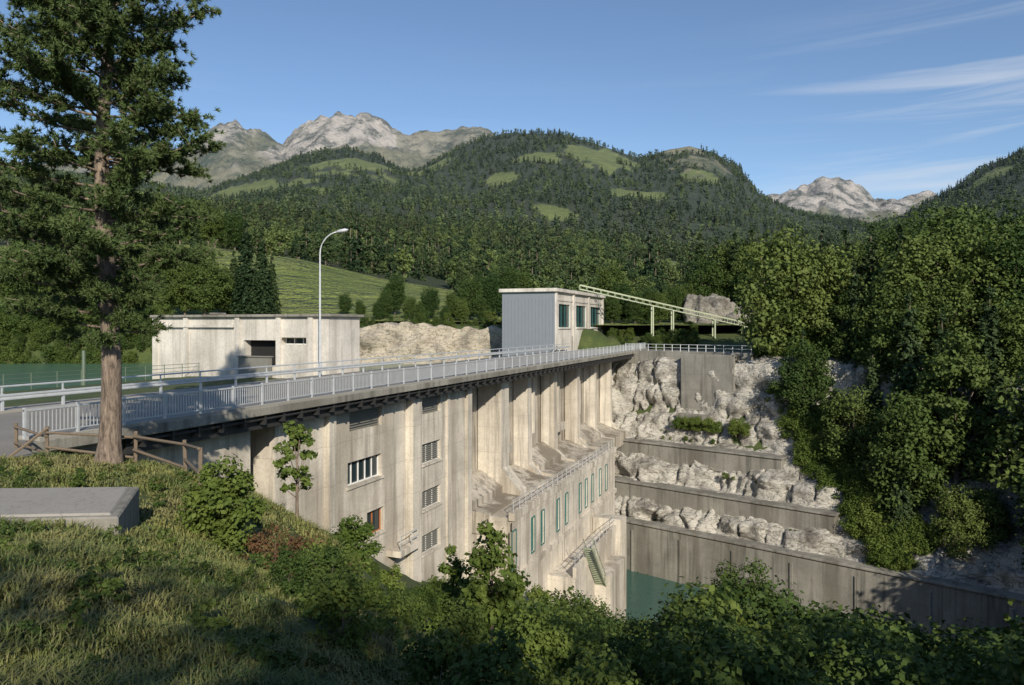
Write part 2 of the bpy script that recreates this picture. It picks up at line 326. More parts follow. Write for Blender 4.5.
# ---------- road
b=B()
b.quad([W(-60,-10,-3.99),W(-60,2.5,-3.99),W(16,2.5,-3.99),W(18,-1.3,-3.99),W(18,-10,-3.99)])
b.quad([W(18,-9.2,-3.99),W(18,-1.3,-3.99),W(160,-1.3,-3.99),W(160,-9.2,-3.99)])
b.build('road',['road'])
b=B(); b.box(18,128,-1.28,-.05,-4.2,-3.87); b.box(18,110,-10.6,-9.25,-4.2,-3.87); b.build('pavement',['walk'],bevel=.02)
# ---------- dam
dam=empty('concrete_dam')
b=B(); b.box(17,126,-12,0,-4.42,-4.0); b.build('deck_slab',['concg'],dam,bevel=.03)
b=B(); b.box(22,124,-1.3,-.55,-5.15,-4.42)  # near-black strip painting the shaded soffit below the deck overhang
for k in range(70):
    u=22.5+k*1.45; b.box(u,u+.12,-.5,-.12,-4.9,-4.42)
b.tube([W(22,-.25,-4.62),W(124,-.25,-4.62)],[.07,.07],6)
b.build('soffit_shade_and_brackets',['dark'],dam)
fw=lambda vv:(lambda a,d,z: W(a,vv-d,z))
b=B() # mats conc, glass, white, louvre, teal, orange, black, stain
b.box(20,30.3,-3,-1.5,-14,-4.42,0)
b.box(30.3,32.2,-7,-5,-14,-4.42,6); b.box(30.4,31.5,-4.98,-4.9,-9.8,-7.6,5)
opsA=[(39.2,43,-6.6,-5.3,3,None,1,1),(39,43,-10.0,-8.5,1,2,5,1),(41.2,43.3,-13.7,-12.1,1,5,2,1)]
b.wall(fw(-1.5),32.2,46.3,-34,-4.42,opsA,.35,0); b.quad([W(32.2,-1.5,-34),W(32.2,-7,-34),W(32.2,-7,-4.42),W(32.2,-1.5,-4.42)])
opsB=[(48.7,51.7,-6.6,-5.3,3,None,1,1),(48.7,51.7,-10.3,-8.8,3,2,3,1),(48.7,51.7,-13.7,-12.3,3,2,3,1),(48.7,51.7,-17,-15.6,3,2,3,1)]
b.wall(fw(-1.5),47.6,57.0,-34,-4.42,opsB,.3,0); b.quad([W(57,-1.5,-34),W(57,-4,-34),W(57,-4,-4.42),W(57,-1.5,-4.42)])
for o in opsA[:1]+opsB:
    k=int((o[3]-o[2])/.16)
    for i in range(k): b.box(o[0]+.05,o[1]-.05,-1.76,-1.7,o[2]+.05+i*.16,o[2]+.12+i*.16,3)
for o in opsA[1:]+opsB[1:]: b.box(o[0]-.15,o[1]+.15,-1.497,-1.38,o[2]-.16,o[2]-.004,0)
b.box(46.3,47.6,-3,-.95,-34,-5.16,0)
b.box(36.6,37.3,-1.499,-1.15,-34,-5.16,0); b.box(56.2,57,-1.499,-1.2,-34,-5.16,0); b.box(52.6,53.2,-1.499,-1.3,-34,-5.16,0)
b.tube([W(47.85,-1.25,-5),W(47.85,-1.25,-18)],[.16,.16],8,6)
b.box(43.6,46.3,-1.499,-.4,-15.6,-15.2,0); 
b.wall(fw(-4),57,130,-34,-4.42,[],.3,7)
b.build('dam_wall',['conc','glass','white','louvre','teal','orange','black','concstain'],dam)
b=B()
prof=[(-3.9,-4.6),(-1.5,-4.6),(-1.5,-13.4),(.3,-15.4),(.3,-17),(-3.9,-17)]
prof2=[(-3.9,-4.6),(-2.3,-4.6),(-2.2,-14.6),(-1.0,-15.7),(-1.0,-17),(-3.9,-17)]
for i,(u,wd) in enumerate([(64.3,1.9),(73.6,1.2),(82.6,1.2),(92.2,1.2),(101,1.1),(110,1.1),(119,1.1)]): b.prism(prof if i in(0,) else prof2,u,u+wd)
for u in (68.8,78,87.2,96.6): b.prism([(-3.9,-4.6),(-3.2,-4.6),(-3.2,-12),(-3.9,-12)],u,u+.5)
for u in (68.8,87.2): b.box(u-1.5,u+2,-3.99,-2.9,-13.0,-12.01)
b.build('buttresses',['conc'],dam,bevel=.05)
b=B() # sloping chutes
for i,(u0,u1) in enumerate(((57.02,64.3),(66.2,73.6),(74.8,82.6),(83.8,92.2),(93.4,101),(102.1,110))):
    dz=0 if i%2==0 else -1.1
    b.prism([(-3.99,-13.6+dz),(-3.4,-13.7+dz),(-1.4,-15.0+dz*.5),(-1.4,-15.6),(.3,-15.75),(.3,-17.5),(-3.99,-17.5)],u0+.01,u1-.01)
b.build('spillway_chutes',['concstain'],dam)
# powerhouse gallery
b=B(); UE=93.0
b.box(57.2,UE,-3.9,2.15,-16.6,-16.0,0)
ops=[]
for x in (514,533,542.5,558,566.5,580,586,592.5,600,606):
    Y=F*23.7/(800-x); u=(Y-8.93+.363*2.5)/.932; ops.append((u-.42,u+.42,-20.0,-17.0,1,4,1,3))
b.wall(fw(2.5),57.2,UE,-34,-16.15,ops,.2,0)
b.quad([W(57.2,2.5,-34),W(57.2,-3.9,-34),W(57.2,-3.9,-16),W(57.2,2.5,-16)]); b.quad([W(UE,2.5,-34),W(UE,-3.9,-34),W(UE,-3.9,-16),W(UE,2.5,-16)])
b.box(57,UE+.3,2.1,2.65,-16.14,-15.5,0); b.box(57.2,UE,2.505,2.75,-21.2,-20.7,0)
for o in ops: b.box(o[0]-.06,o[1]+.06,2.505,2.56,o[2]-.12,o[2]-.003,4); b.box(o[0]-.06,o[1]+.06,2.505,2.56,o[3]+.003,o[3]+.12,4); b.box(o[0]-.1,o[0]-.003,2.505,2.56,o[2],o[3],4); b.box(o[1]+.003,o[1]+.1,2.505,2.56,o[2],o[3],4)
b.box(66,83.2,2.51,5.2,-34,-23.4,0); b.box(73,80,5.21,6.8,-34,-25.2,0); b.box(66,81.9,4.95,5.3,-23.39,-22.4,0)
b.box(82,84,2.6,6,-34,-21.8,0)
b.build('powerhouse',['conc','glass','white','louvre','teal'],dam,bevel=0)
b=B()
for i in range(26):
    z=-21.2-i*.27; b.box(71.2+i*.26-3,71.55+i*.26-3,5.3,6.3,z-.08,z)
b.beam(W(68,6.35,-20.2),W(74.8,6.35,-27),.06,.06); b.beam(W(68,5.35,-20.2),W(74.8,5.35,-27),.06,.06); b.beam(W(68,6.35,-21.2),W(74.8,6.35,-28),.06,.2)
for i in range(8): b.beam(W(68+i*.97,6.35,-21.2-i*.97),W(68+i*.97,6.35,-20.2-i*.97),.05,.05)
b.build('steel_stair',['greensteel'],dam)
b=B()
for v0,u0,u1,zz in ((2.4,57.3,UE,-15.5),(5.1,66.2,82,-22.4),(-1.2,38,46,-15.2)):
    if v0<0: v0=-.45; u0=43.7; u1=46.2
    for k in range(int((u1-u0)/1.5)+1): b.box(u0+k*1.5,u0+k*1.5+.05,v0-.02,v0+.03,zz,zz+1)
    for hz in (.5,1.0): b.box(u0,u1,v0-.02,v0+.03,zz+hz-.03,zz+hz+.02)
b.build('gallery_railing',['rail'],dam)
# ---------- railing on bridge
b=B(); u0,u1=17.5,127.0; vv=-.12
b.box(u0,u1,vv-.04,vv+.04,-2.93,-2.86); b.box(u0,u1,vv-.02,vv+.02,-3.74,-3.70)
u=u0
while u<u1:
    b.box(u,u+.08,vv-.05,vv+.05,-3.87,-2.8); u+=2.0
u=u0+.14
while u<u1:
    b.box(u,u+.026,vv-.013,vv+.013,-3.70,-2.93); u+=.15 if u<60 else .28
b.build('bridge_railing',['rail'])
def guardrail(name,v0,u0,u1,z0=-3.99,double=False):
    b=B(); k=int((u1-u0)/3)
    for i in range(k+1): b.box(u0+i*3,u0+i*3+.1,v0-.12,v0,z0,z0+.78)
    prof=[(0,.45),(.05,.48),(.05,.54),(.0,.58),(.0,.62),(.05,.66),(.05,.72),(0,.75)]
    for a,c in zip(prof,prof[1:]): b.quad([W(u0,v0+a[0]+.01,z0+a[1]),W(u1,v0+a[0]+.01,z0+a[1]),W(u1,v0+c[0]+.01,z0+c[1]),W(u0,v0+c[0]+.01,z0+c[1])])
    if double:
        b.tube([W(u0,v0-.06,z0+1.1),W(u1,v0-.06,z0+1.1)],[.05,.05],6)
        for i in range(k+1): b.box(u0+i*3,u0+i*3+.06,v0-.1,v0-.04,z0+.77,z0+1.1)
    return b.build(name,['rail'])
guardrail('guardrail',-9.3,8,112,-3.87,True)
b=B()
for i in range(26):
    u=22+i*1.9; b.tube([W(u,-24.5,-4.6),W(u,-24.5,-3.2)],[.035,.035],6)
for z in (-3.25,-3.55,-3.85): b.tube([W(20,-24.5,z),W(70,-24.5,z)],[.02,.02],4)
b.tube([W(39.2,-24.4,-4.6),W(39.2,-24.4,-1.8)],[.13,.12],8)
b.build('lake_fence',['fence'])
# ---------- street lamp
b=B(); Yl=57.5; Xl=(320-512)/F*Yl; pts=[(Xl,Yl,-4.1),(Xl,Yl,-3),(Xl,Yl,2),(Xl,Yl,5.6)]; rs=[.12,.1,.08,.06]
for i in range(1,8):
    a=i/7*math.pi/2*.9; pts.append((Xl+1.6*(1-math.cos(a)),Yl,5.6+1.75*math.sin(a))); rs.append(.05)
e=pts[-1]; b.tube(pts,rs,10); b.tube([(Xl,Yl,-4.1),(Xl,Yl,-2.9)],[.16,.16],10)
b.tube([(e[0]-.05,Yl,e[2]),(e[0]+.2,Yl,e[2]+.05),(e[0]+.6,Yl,e[2]+.12),(e[0]+.85,Yl,e[2]+.16)],[.07,.13,.15,.05],10)
b.build('street_lamp',['rail'],smooth=True)
# ---------- intake building (left)
bd=empty('intake_building'); U0=50.5
b=B(); ff=lambda a,d,z: W(U0+d,a,z)
ops=[(-19.6,-16.2,-3.4,-1.2,4,None,1,1),(-15.9,-13.2,-1.55,-.95,1,2,3,1)]
b.wall(ff,-29.6,-11,-8,.75,ops,.9,0)
fr=lambda a,d,z: W(a,-11-d,z)
b.wall(fr,U0,U0+4.5,-8,.75,[],.2,0)
b.quad([W(U0,-29.6,-8),W(U0+4.5,-29.6,-8),W(U0+4.5,-29.6,.75),W(U0,-29.6,.75)]); b.quad([W(U0+4.5,-11,-8),W(U0+4.5,-29.6,-8),W(U0+4.5,-29.6,.75),W(U0+4.5,-11,.75)])
for v in (-29.7,-26.1,-20.4,-16.1,-12.9): b.box(U0-.22,U0-.003,v,v+.45,-8,.74,0)
b.box(U0-.3,U0-.223,-29.7,-20.5,-.12,.08,0)
b.build('walls',['concw','glass','white','louvre','black'],bd)
b=B(); b.box(U0-.35,U0+4.8,-29.9,-10.7,.755,.98); b.box(U0-.4,U0+1,-23,-22.4,.99,1.15);b.build('roof',['concg'],bd,bevel=.03)
b=B(); b.box(U0-.9,U0-.3,-19.4,-16.4,-4.3,-2.6,0); b.box(U0-1,U0-.25,-19.5,-16.3,-2.59,-2.5,0); b.build('service_cabinet',['louvre'],bd)
# ---------- control building
cb=empty('control_building'); v1=-10
U1=(112-8.93+.363*v1)/.9318; L1=29; wd=8.6
b=B(); fs=lambda a,d,z: W(a,v1-d,z)
ops=[(U1+2.0,U1+8,-.2,3.4,1,4,3,1),(U1+11.5,U1+17.5,-.2,3.4,1,4,3,1),(U1+20.5,U1+27,-.2,3.4,1,4,3,1),(U1+9,U1+10.4,-4,-1.6,3,None,1,1)]
b.wall(fs,U1,U1+L1,-7,5.2,ops,.3,0)
ff2=lambda a,d,z: W(U1+d,a,z)
b.wall(ff2,v1-wd,v1,-7,5.2,[],.3,1+1)
b.quad([W(U1,v1-wd,-7),W(U1+L1,v1-wd,-7),W(U1+L1,v1-wd,5.2),W(U1,v1-wd,5.2)]); b.quad([W(U1+L1,v1-wd,-7),W(U1+L1,v1,-7),W(U1+L1,v1,5.2),W(U1+L1,v1-wd,5.2)])
for o in ops[:3]: b.box(o[0]-.2,o[1]+.2,v1+.003,v1+.18,o[2]-.25,o[2]-.03,0)
b.box(U1+.1,U1+L1,v1+.003,v1+.12,3.9,4.2,0)
for u in (U1,U1+9.3,U1+18.6,U1+28.4): b.box(u,u+.6,v1+.002,v1+.25,-7,5.19,0)
b.build('walls',['concw','glass','greyclad','louvre','teal'],cb)
b=B()
for i in range(15): b.box(U1-.04,U1-.003,v1-.25-i*.56-.06,v1-.25-i*.56,-4,4.3,0)
b.build('cladding_ribs',['greyclad'],cb)
b=B(); b.box(U1-.5,U1+L1+.4,v1-wd-.4,v1+.5,5.205,5.75); b.build('roof',['concw'],cb,bevel=.05)
# ---------- inclined conveyor gantry
g=empty('inclined_gantry'); b=B()
def sp(x,y,Y): return ((x-512)/F*Y,Y,(HZ-y)/F*Y)
A0=Vector(sp(580,289,131)); A1=Vector(sp(748,327,134))
for yo in (0,1.6):
    for off in (0,.75): b.beam(A0+Vector((0,yo,off)),A1+Vector((0,yo,off)),.16,.13)
for i in range(25):
    q=A0.lerp(A1,i/24); b.beam(q,q+Vector((0,0,.75)),.06,.06); b.beam(q+Vector((0,1.6,0)),q+Vector((0,1.6,.75)),.06,.06); b.beam(q,q+Vector((0,1.6,0)),.1,.1)
for f in (.43,.55,.80,.98):
    q=A0.lerp(A1,f); b.beam(q,Vector((q.x,q.y,-5)),.22,.22); b.beam(q+Vector((0,1.6,0)),Vector((q.x,q.y+1.6,-5)),.22,.22)
b.build('frame',['greensteel'],g)
# ---------- right bank walls + rock
def bwbox(B_,w0,w1,b0,b1,z0,z1,m=0):
    c=[(b0,w0),(b0,w1),(b1,w1),(b1,w0)]; B_.hexa([(*frombw(*p),z0) for p in c]+[(*frombw(*p),z1) for p in c],m)
b=B(); bwbox(b,-70,12,84.9,86.3,-36,-26.2); bwbox(b,-70,12,84.7,86.5,-26.19,-25.9)
for k in range(9): bwbox(b,-52+k*7,-51.6+k*7,84.75,84.89,-36,-27)
b.build('retaining_wall',['concg'],bevel=.06)
b=B(); bwbox(b,-72,-27.2,88.7,91,-25.2,-21.9); bwbox(b,-72,-27.0,88.5,91,-21.89,-21.65); b.build('retaining_wall',['concg'],bevel=.06)
b=B(); bwbox(b,-74,-35.2,93.6,96,-19.6,-17); bwbox(b,-74,-35.0,93.4,96,-16.99,-16.75); b.build('retaining_wall',['concg'],bevel=.06)
b=B(); bwbox(b,-53,-44.6,100.6,106,-12.5,-4.2); bwbox(b,-75,-43,102.6,109,-6,-3.9); bwbox(b,-52.5,-47,98.2,99.5,-14.6,-12.8)
b.build('retaining_wall',['concg'],bevel=.06)
b=B(); 
for k in range(16):
    p=frombw(102.8,-64+k*1.4); b.beam((*p,-4),(*p,-2.8),.08,.08)
for z in (-2.85,-3.35): b.beam((*frombw(102.8,-64),z),(*frombw(102.8,-43),z),.07,.07)
b.build('bank_railing',['rail'])
prof=[(85.9,-29),(86.2,-26.3),(87.3,-25.9),(87.7,-24.5),(88.9,-24.0),(90.5,-22.0),(91.7,-21.6),(92.1,-19.6),(93.5,-19.0),(95.5,-16.9),(97.2,-16.4),(97.8,-13.6),(99.3,-13.0),(99.9,-9.6),(101.2,-9.0),(101.8,-5.6),(104,-4.5),(107,-4.4)]
pb=np.array([q[0] for q in prof]);pz=np.array([q[1] for q in prof]); tt=np.linspace(0,len(prof)-1,210)
bb=np.interp(tt,range(len(prof)),pb); zz=np.interp(tt,range(len(prof)),pz); ws=np.arange(-78,-8,.25)
BB,WW=np.meshgrid(bb,ws); ZZ=np.meshgrid(zz,ws)[0]
XX,YY=frombw(BB,WW)
tz_=ZZ+.3*WW*.6
big=fbm(WW/6,BB/6,ZZ/6,3)*2.6
crk=-.9*np.exp(-(np.abs(fbm(WW/2.6+5,BB/9,ZZ/7,3))/.05)**2)
q3=np.round(fbm(WW/2.4+1,BB/4,tz_/1.6,1)*7)/7
fine_=fbm(WW/1.1,BB/1.1,ZZ/.8,3)*.35
nearw=np.minimum(np.abs(BB-89.9),np.abs(BB-94.9)); dis=(big+crk+q3*1.9+fine_)*np.clip(nearw/1.3,.25,1)*np.clip((BB-86)/1.2,0.2,1)
BB2=BB-dis*.8; ZZ2=ZZ+dis*.15+fbm(WW/3,BB/3,9,3)*.5*np.clip((BB-86)/1.2,0,1); XX,YY=frombw(BB2,WW)
V=np.stack([XX.ravel(),YY.ravel(),ZZ2.ravel()],-1); ny,nx=BB.shape
I=(np.arange(ny-1)[:,None]*nx+np.arange(nx-1)[None,:]).ravel()
link('rock_face',mesh_np('rock_face',V,np.stack([I,I+1,I+nx+1,I+nx],-1),[M['rock']]))
def boulder(name,c,r,parent=None,seed=0,n_=40):
    th=np.linspace(0,2*np.pi,n_*2,endpoint=False); ph=np.linspace(0.02,np.pi-.02,n_); PH,TH=np.meshgrid(ph,th)
    x=np.sin(PH)*np.cos(TH);y=np.sin(PH)*np.sin(TH);z=np.cos(PH); k=1+.45*fbm(x*1.5+seed,y*1.5+9,z*1.5+7,5)+.2*np.round(4*fbm(x*2+seed,y*2+5,z*2+5,2))/2
    V=np.stack([(c[0]+r[0]*k*x).ravel(),(c[1]+r[1]*k*y).ravel(),(c[2]+r[2]*k*z).ravel()],-1); a,b2=PH.shape
    f=[]
    for i in range(a):
        for j in range(b2-1): f.append((i*b2+j,i*b2+j+1,((i+1)%a)*b2+j+1,((i+1)%a)*b2+j))
    return link(name,mesh_np(name,V,f,[M['drock']]),parent)
ro=empty('rock_outcrop')
boulder('rock_1',sp(715,320,150),(5,4,4.6),ro,1); boulder('rock_2',sp(742,328,146),(4,4,3.4),ro,4); boulder('rock_3',sp(700,322,148),(3.4,3,4.4),ro,8)
# shore cliff
xs_=np.arange(-36,5,.35); tz=np.linspace(0,1,46); TT,XC=np.meshgrid(tz,xs_)
top=np.interp(xs_,[-36,-30,-22,-12,-4,5],[-2,-.4,.1,.2,-.2,-2])+fbm(xs_/3,0*xs_,4,4)*1.6; TOP=np.repeat(top[:,None],46,1)
f1=np.clip(TT/.75,0,1); ZC=-7+(TOP+7)*f1; YC=121.2+f1**1.5*2.6+np.clip((TT-.75)/.25,0,1)*6
dc=fbm(XC/2.5,YC/2.5,ZC/2,5)*1.6+np.round(fbm(XC/3+9,0*XC,ZC/2,2)*5)/5; YC=YC-dc*(TT<.76); ZC=ZC+.2*dc
V=np.stack([XC.ravel(),YC.ravel(),ZC.ravel()],-1); ny,nx=TT.shape; I=(np.arange(ny-1)[:,None]*nx+np.arange(nx-1)[None,:]).ravel()
link('shore_cliff',mesh_np('shore_cliff',V,np.stack([I,I+1,I+nx+1,I+nx],-1),[M['cliff']]))
# ---------- left foreground items
def h1(x,y): return float(h(np.array([float(x)]),np.array([float(y)]))[0])
b=B()
c=[(-11.2,12.0),(-6.6,12.4),(-7.2,14.3),(-12.4,14.0)]
zs=[-3.2,-3.2,-3.1,-3.1]
b.hexa([(x,y,z-.7) for (x,y),z in zip(c,zs)]+[(x,y,z) for (x,y),z in zip(c,zs)]); 
cx=sum(p[0] for p in c)/4; cy=sum(p[1] for p in c)/4; cz_=sum(zs)/4
c2=[(cx+(x-cx)*.94,cy+(y-cy)*.88,cz_+(z-cz_)*.9) for (x,y),z in zip(c,zs)]; b.hexa([(x,y,z-.1) for x,y,z in c2]+[(x,y,z+.035) for x,y,z in c2],1)
b.build('concrete_chamber_cover',['concg','walk'],bevel=.03)
b=B(); fp=[(-16.2,24.2),(-14.3,22.8),(-11.4,22.4),(-9.2,20.9),(-8.0,19.0)]
for x,y in fp:
    z=h1(x,y); b.tube([(x,y,z-.3),(x+random.uniform(-.06,.06),y,z+1.05)],[.06,.055],7)
for (p,q) in zip(fp,fp[1:]):
    z0=h1(*p); z1=h1(*q)
    for k in (.45,.95): b.tube([(p[0],p[1]-.1,z0+k+random.uniform(-.08,.08)),(q[0],q[1]-.1,z1+k+random.uniform(-.2,.1))],[.045,.04],6)
b.tube([(-15.3,22.2,-4.1),(-14.2,22.7,-3.1)],[.05,.05],6)
b.build('wooden_fence',['wood'])
# ---------- foliage generators
def leaves(C,Nrm,size,el=1.6,jit=.8,r=rng):
    n=len(C); nr=Nrm+r.normal(size=(n,3))*jit; nr/=np.linalg.norm(nr,axis=1)[:,None]+1e-9
    a=np.cross(nr,r.normal(size=(n,3))); a/=np.linalg.norm(a,axis=1)[:,None]+1e-9; bq=np.cross(nr,a)
    s=(size*(.6+.8*r.random(n)))[:,None]
    V=np.stack([C-a*s*el/2,C+bq*s/2,C+a*s*el/2,C-bq*s/2],1).reshape(-1,3); Fq=np.arange(4*n).reshape(-1,4); return V,Fq
def merge(parts):
    Vs=[];Fs=[];Ms=[];o=0
    for V,Fq,m in parts:
        Vs.append(V);Fs.append(Fq+o);Ms.append(np.full(len(Fq),m));o+=len(V)
    return np.concatenate(Vs),np.concatenate(Fs),np.concatenate(Ms)
def cyl(p,q,r0,r1,k=6):
    p=np.array(p,float);q=np.array(q,float);d=q-p;d/=np.linalg.norm(d)+1e-9;a=np.cross(d,[.3,.5,.81]);a/=np.linalg.norm(a);c=np.cross(d,a)
    t=np.arange(k)*2*np.pi/k; ring=np.cos(t)[:,None]*a+np.sin(t)[:,None]*c
    V=np.concatenate([p+ring*r0,q+ring*r1]); i=np.arange(k); j=(i+1)%k; return V,np.stack([i,j,j+k,i+k],-1)
def proto_dec(name,nl,size,mat,K=55,wid=.3,base=.12,seed=1,trunk=True,rs=(.22,.45),top=.25):
    r=np.random.default_rng(seed); parts=[]; cz=(1+base)/2; hz=(1-base)/2
    cen=[]
    while len(cen)<K:
        p=r.uniform(-1,1,3); q=np.linalg.norm(p)
        if q<1 and q>.35: cen.append(p)
    cen=np.array(cen); sh=(1-top*np.clip(cen[:,2],0,1)-.1)[:,None]; cen[:,:2]*=wid*.85*sh; cen[:,2]=cen[:,2]*hz*.87+cz
    cen[:,:2]+=r.normal(size=(K,2))*wid*.12
    rad=r.uniform(rs[0],rs[1],K)*wid
    i=r.integers(0,K,nl); dr=r.normal(size=(nl,3)); dr/=np.linalg.norm(dr,axis=1)[:,None]; dr[:,2]=dr[:,2]*.75+.15
    C=cen[i]+dr*(rad[i]*(.45+.65*r.random(nl)))[:,None]
    nr=dr*.8+np.array([0,0,.5]); V,Fq=leaves(C,nr,size,1.5,.6,r); parts.append((V,Fq,0))
    if trunk:
        V,Fq=cyl((0,0,-.05),(0,0,cz),.018,.008,7); parts.append((V,Fq,1))
        for k in range(0,K,3): V,Fq=cyl((0,0,base+.7*(cen[k][2]-base)*.8),cen[k],.006,.002,4); parts.append((V,Fq,1))
    V,Fq,mi=merge(parts); return mesh_np(name,V,Fq,[mat,M['bark']],mi)
def proto_spr(name,nl,size,mat,R=.17,seed=1):
    r=np.random.default_rng(seed); parts=[]; nb=max(40,nl//14); 
    tb=.06+(.94)*(1-np.sqrt(r.random(nb))); az=r.random(nb)*2*np.pi; Lb=R*(1-tb)**.85*(.6+.6*r.random(nb))+.008
    i=r.integers(0,nb,nl); s=r.random(nl)**.6; rr=Lb[i]*s
    side=(r.random(nl)-.5)*Lb[i]*.55*(1.1-s)
    x=rr*np.cos(az[i])-side*np.sin(az[i]); y=rr*np.sin(az[i])+side*np.cos(az[i]); z=tb[i]-rr*.35+r.normal(size=nl)*.006
    C=np.stack([x,y,z],-1); nr=np.stack([np.cos(az[i])*.5,np.sin(az[i])*.5,np.full(nl,.8)],-1)
    V,Fq=leaves(C,nr,size,2.0,.5,r); parts.append((V,Fq,0)); V,Fq=cyl((0,0,-.05),(0,0,.97),.013,.002,6); parts.append((V,Fq,1))
    V,Fq,mi=merge(parts); return mesh_np(name,V,Fq,[mat,M['bark']],mi)
def inst(name,me,P,H_,partname,parent=None):
    P=np.asarray(P,float); 
    if len(P)==0: return
    H_=np.asarray(H_,float); a=rng.random(len(P))*2*np.pi; s=H_/2
    V=np.stack([np.stack([P[:,0]+s*np.sqrt(2)*np.cos(a+k*np.pi/2),P[:,1]+s*np.sqrt(2)*np.sin(a+k*np.pi/2),P[:,2]],-1) for k in range(4)],1).reshape(-1,3)
    o=link(name,mesh_np(name,V,np.arange(4*len(P)).reshape(-1,4),[]),parent)
    c=link(partname,me,o); o.instance_type='FACES'; o.use_instance_faces_scale=True; o.instance_faces_scale=1.0
    o.show_instancer_for_render=False; o.show_instancer_for_viewport=False; return o
# far forest
pf=[proto_spr('spruce_far',120,.085,M['ffars'],.2,3),proto_dec('tree_far',120,.1,M['ffar'],14,.32,.05,4,False)]
def scat(n_,y0,y1,x0=-40,x1=1070):
    Y=np.sqrt(rng.uniform(y0**2,y1**2,n_)); x=rng.uniform(x0,x1,n_); return (x-512)/F*Y,Y,x
X,Y,x=scat(15000,850,2620); md,al=masks(X,Y); Z=Hfar(X,Y); k=(md<.5)&(al<.5); X,Y,Z=X[k],Y[k],Z[k]
kind=(fbm(X/200,Y/200,4,3)+rng.normal(size=len(X))*.2)>.05
for nm,me_,kk in (('distant_spruce_forest',pf[0],kind),('distant_mixed_forest',pf[1],~kind)):
    inst(nm,me_,np.stack([X,Y,Z-1],-1)[kk],rng.uniform(13,24,kk.sum())*(1 if 'spruce' in nm else .8),'far_tree')
pm=[proto_spr('spruce_mid',800,.038,M['ffars'],.19,5),proto_dec('tree_mid',900,.044,M['ffar'],26,.36,.04,6,True),proto_dec('tree_mid2',900,.044,M['ffar'],22,.28,.04,9,True)]
X,Y,x=scat(4000,262,900); X2,Y2,x2=scat(480,150,262,455,1090); X=np.r_[X,X2];Y=np.r_[Y,Y2]; md,al=masks(X,Y); k=(md<.5); X,Y=X[k],Y[k]; Z=Hfar(X,Y)
kn=fbm(X/60,Y/60,4,3)+rng.normal(size=len(X))*.22
H_=rng.uniform(9,20,len(X))*np.where(Y<262,.65,1)
PP=np.stack([X,Y,Z-.8],-1)
for nm,me_,kk in (('hillside_spruce_forest',pm[0],kn>.12),('hillside_broadleaf_forest',pm[1],(kn<=.12)&(kn>-.15)),('hillside_mixed_forest',pm[2],kn<=-.15)):
    inst(nm,me_,PP[kk],H_[kk]*(1.2 if 'spruce' in nm else .85),'mid_tree')
pn=[proto_dec('tree_near',14000,.017,M['fdec'],85,.31,.05,11),proto_dec('tree_near2',14000,.016,M['fdec2'],75,.25,.05,12,True,(.18,.4),.45),proto_spr('spruce_near',9000,.015,M['fspr'],.16,13),proto_dec('tree_near3',11000,.018,M['fdec2'],60,.33,.02,15)]
def farpts(lst):
    P=[];Hh=[]
    for x,Y,hh in lst:
        X=(x-512)/F*Y; P.append((X,Y,float(Hfar(np.array([X]),np.array([Y]))[0])-.5)); Hh.append(hh)
    return P,Hh
P,Hh=farpts([(165,150,15),(185,148,13),(205,145,14),(222,150,11),(150,140,12),(130,150,17),(90,150,16),(60,145,13),(30,150,17),(0,150,15),(345,150,5),(360,142,4),(385,139,6),(395,150,9),(410,140,5),(430,142,7),(452,140,6),(470,142,9),(488,150,10),(505,160,12),(520,165,12),(378,137,4),(420,136,4),(445,136,3.5),(462,136,5),(482,136,5),
 (612,146,7),(622,150,9),(635,145,7),(648,148,8),(660,146,7),(672,150,8),(685,152,9),(612,165,14),(770,145,12),(760,150,16),(745,156,16),(200,262,17),(180,265,18),(215,268,16),(235,266,15)])
inst('shore_trees',pn[0],P,Hh,'broadleaf_tree')
P,Hh=farpts([(246,148,20),(262,146,18),(272,150,13),(234,152,14),(20,160,26),(55,165,24),(110,160,25),(195,170,22),(460,165,14),(478,170,15),(700,170,21),(716,160,19),(690,165,16),(735,158,20),(752,160,21),(765,158,20)])
inst('shore_spruces',pn[2],P,Hh,'spruce_tree')
P,Hh=farpts([(705,158,14),(725,162,18),(740,164,19),(757,155,17),(772,150,17)])
inst('plateau_trees',pn[3],P,Hh,'broadleaf_tree')
# right bank forest
LX=[640,690,700,740,760,800,840,880,920,960,1024,1200]; LY=[300,262,238,225,216,224,214,224,214,208,204,195]
bs=[86,90,95,106,110,200]; bwv=[-20,-24,-31,-42,-37,-33]
P=[[],[],[],[]];Hh=[[],[],[],[]]; cells=set()
for _ in range(9000):
    bq=random.uniform(87,175); w=random.uniform(-50,75)
    if w<np.interp(bq,bs,bwv)+1.5: continue
    key=(int(bq/4.8),int(w/4.8))
    if key in cells: continue
    X,Y=frombw(bq,w)
    if Y<20 or Y>160: continue
    u,v=loc(X,Y)
    if v<-2 and bq<128: continue
    xs=512+F*X/Y
    if xs>1200: continue
    z=h1(X,Y); hm=(HZ-np.interp(xs,LX,LY))/F*Y-z
    hh=min(random.uniform(11,25),hm*random.uniform(.82,1.08)); 
    if bq<92: hh*=.6
    if hh<3: continue
    cells.add(key); r=random.random(); k=2 if (r<.36 and hh>10) else (0 if r<.66 else (1 if r<.84 else 3))
    P[k].append((X,Y,z-.5)); Hh[k].append(hh)
inst('riverbank_broadleaf_trees',pn[0],P[0],Hh[0],'broadleaf_tree'); inst('riverbank_mixed_trees',pn[1],P[1],Hh[1],'broadleaf_tree'); inst('riverbank_spruces',pn[2],P[2],Hh[2],'spruce_tree'); inst('riverbank_light_trees',pn[3],P[3],Hh[3],'broadleaf_tree')
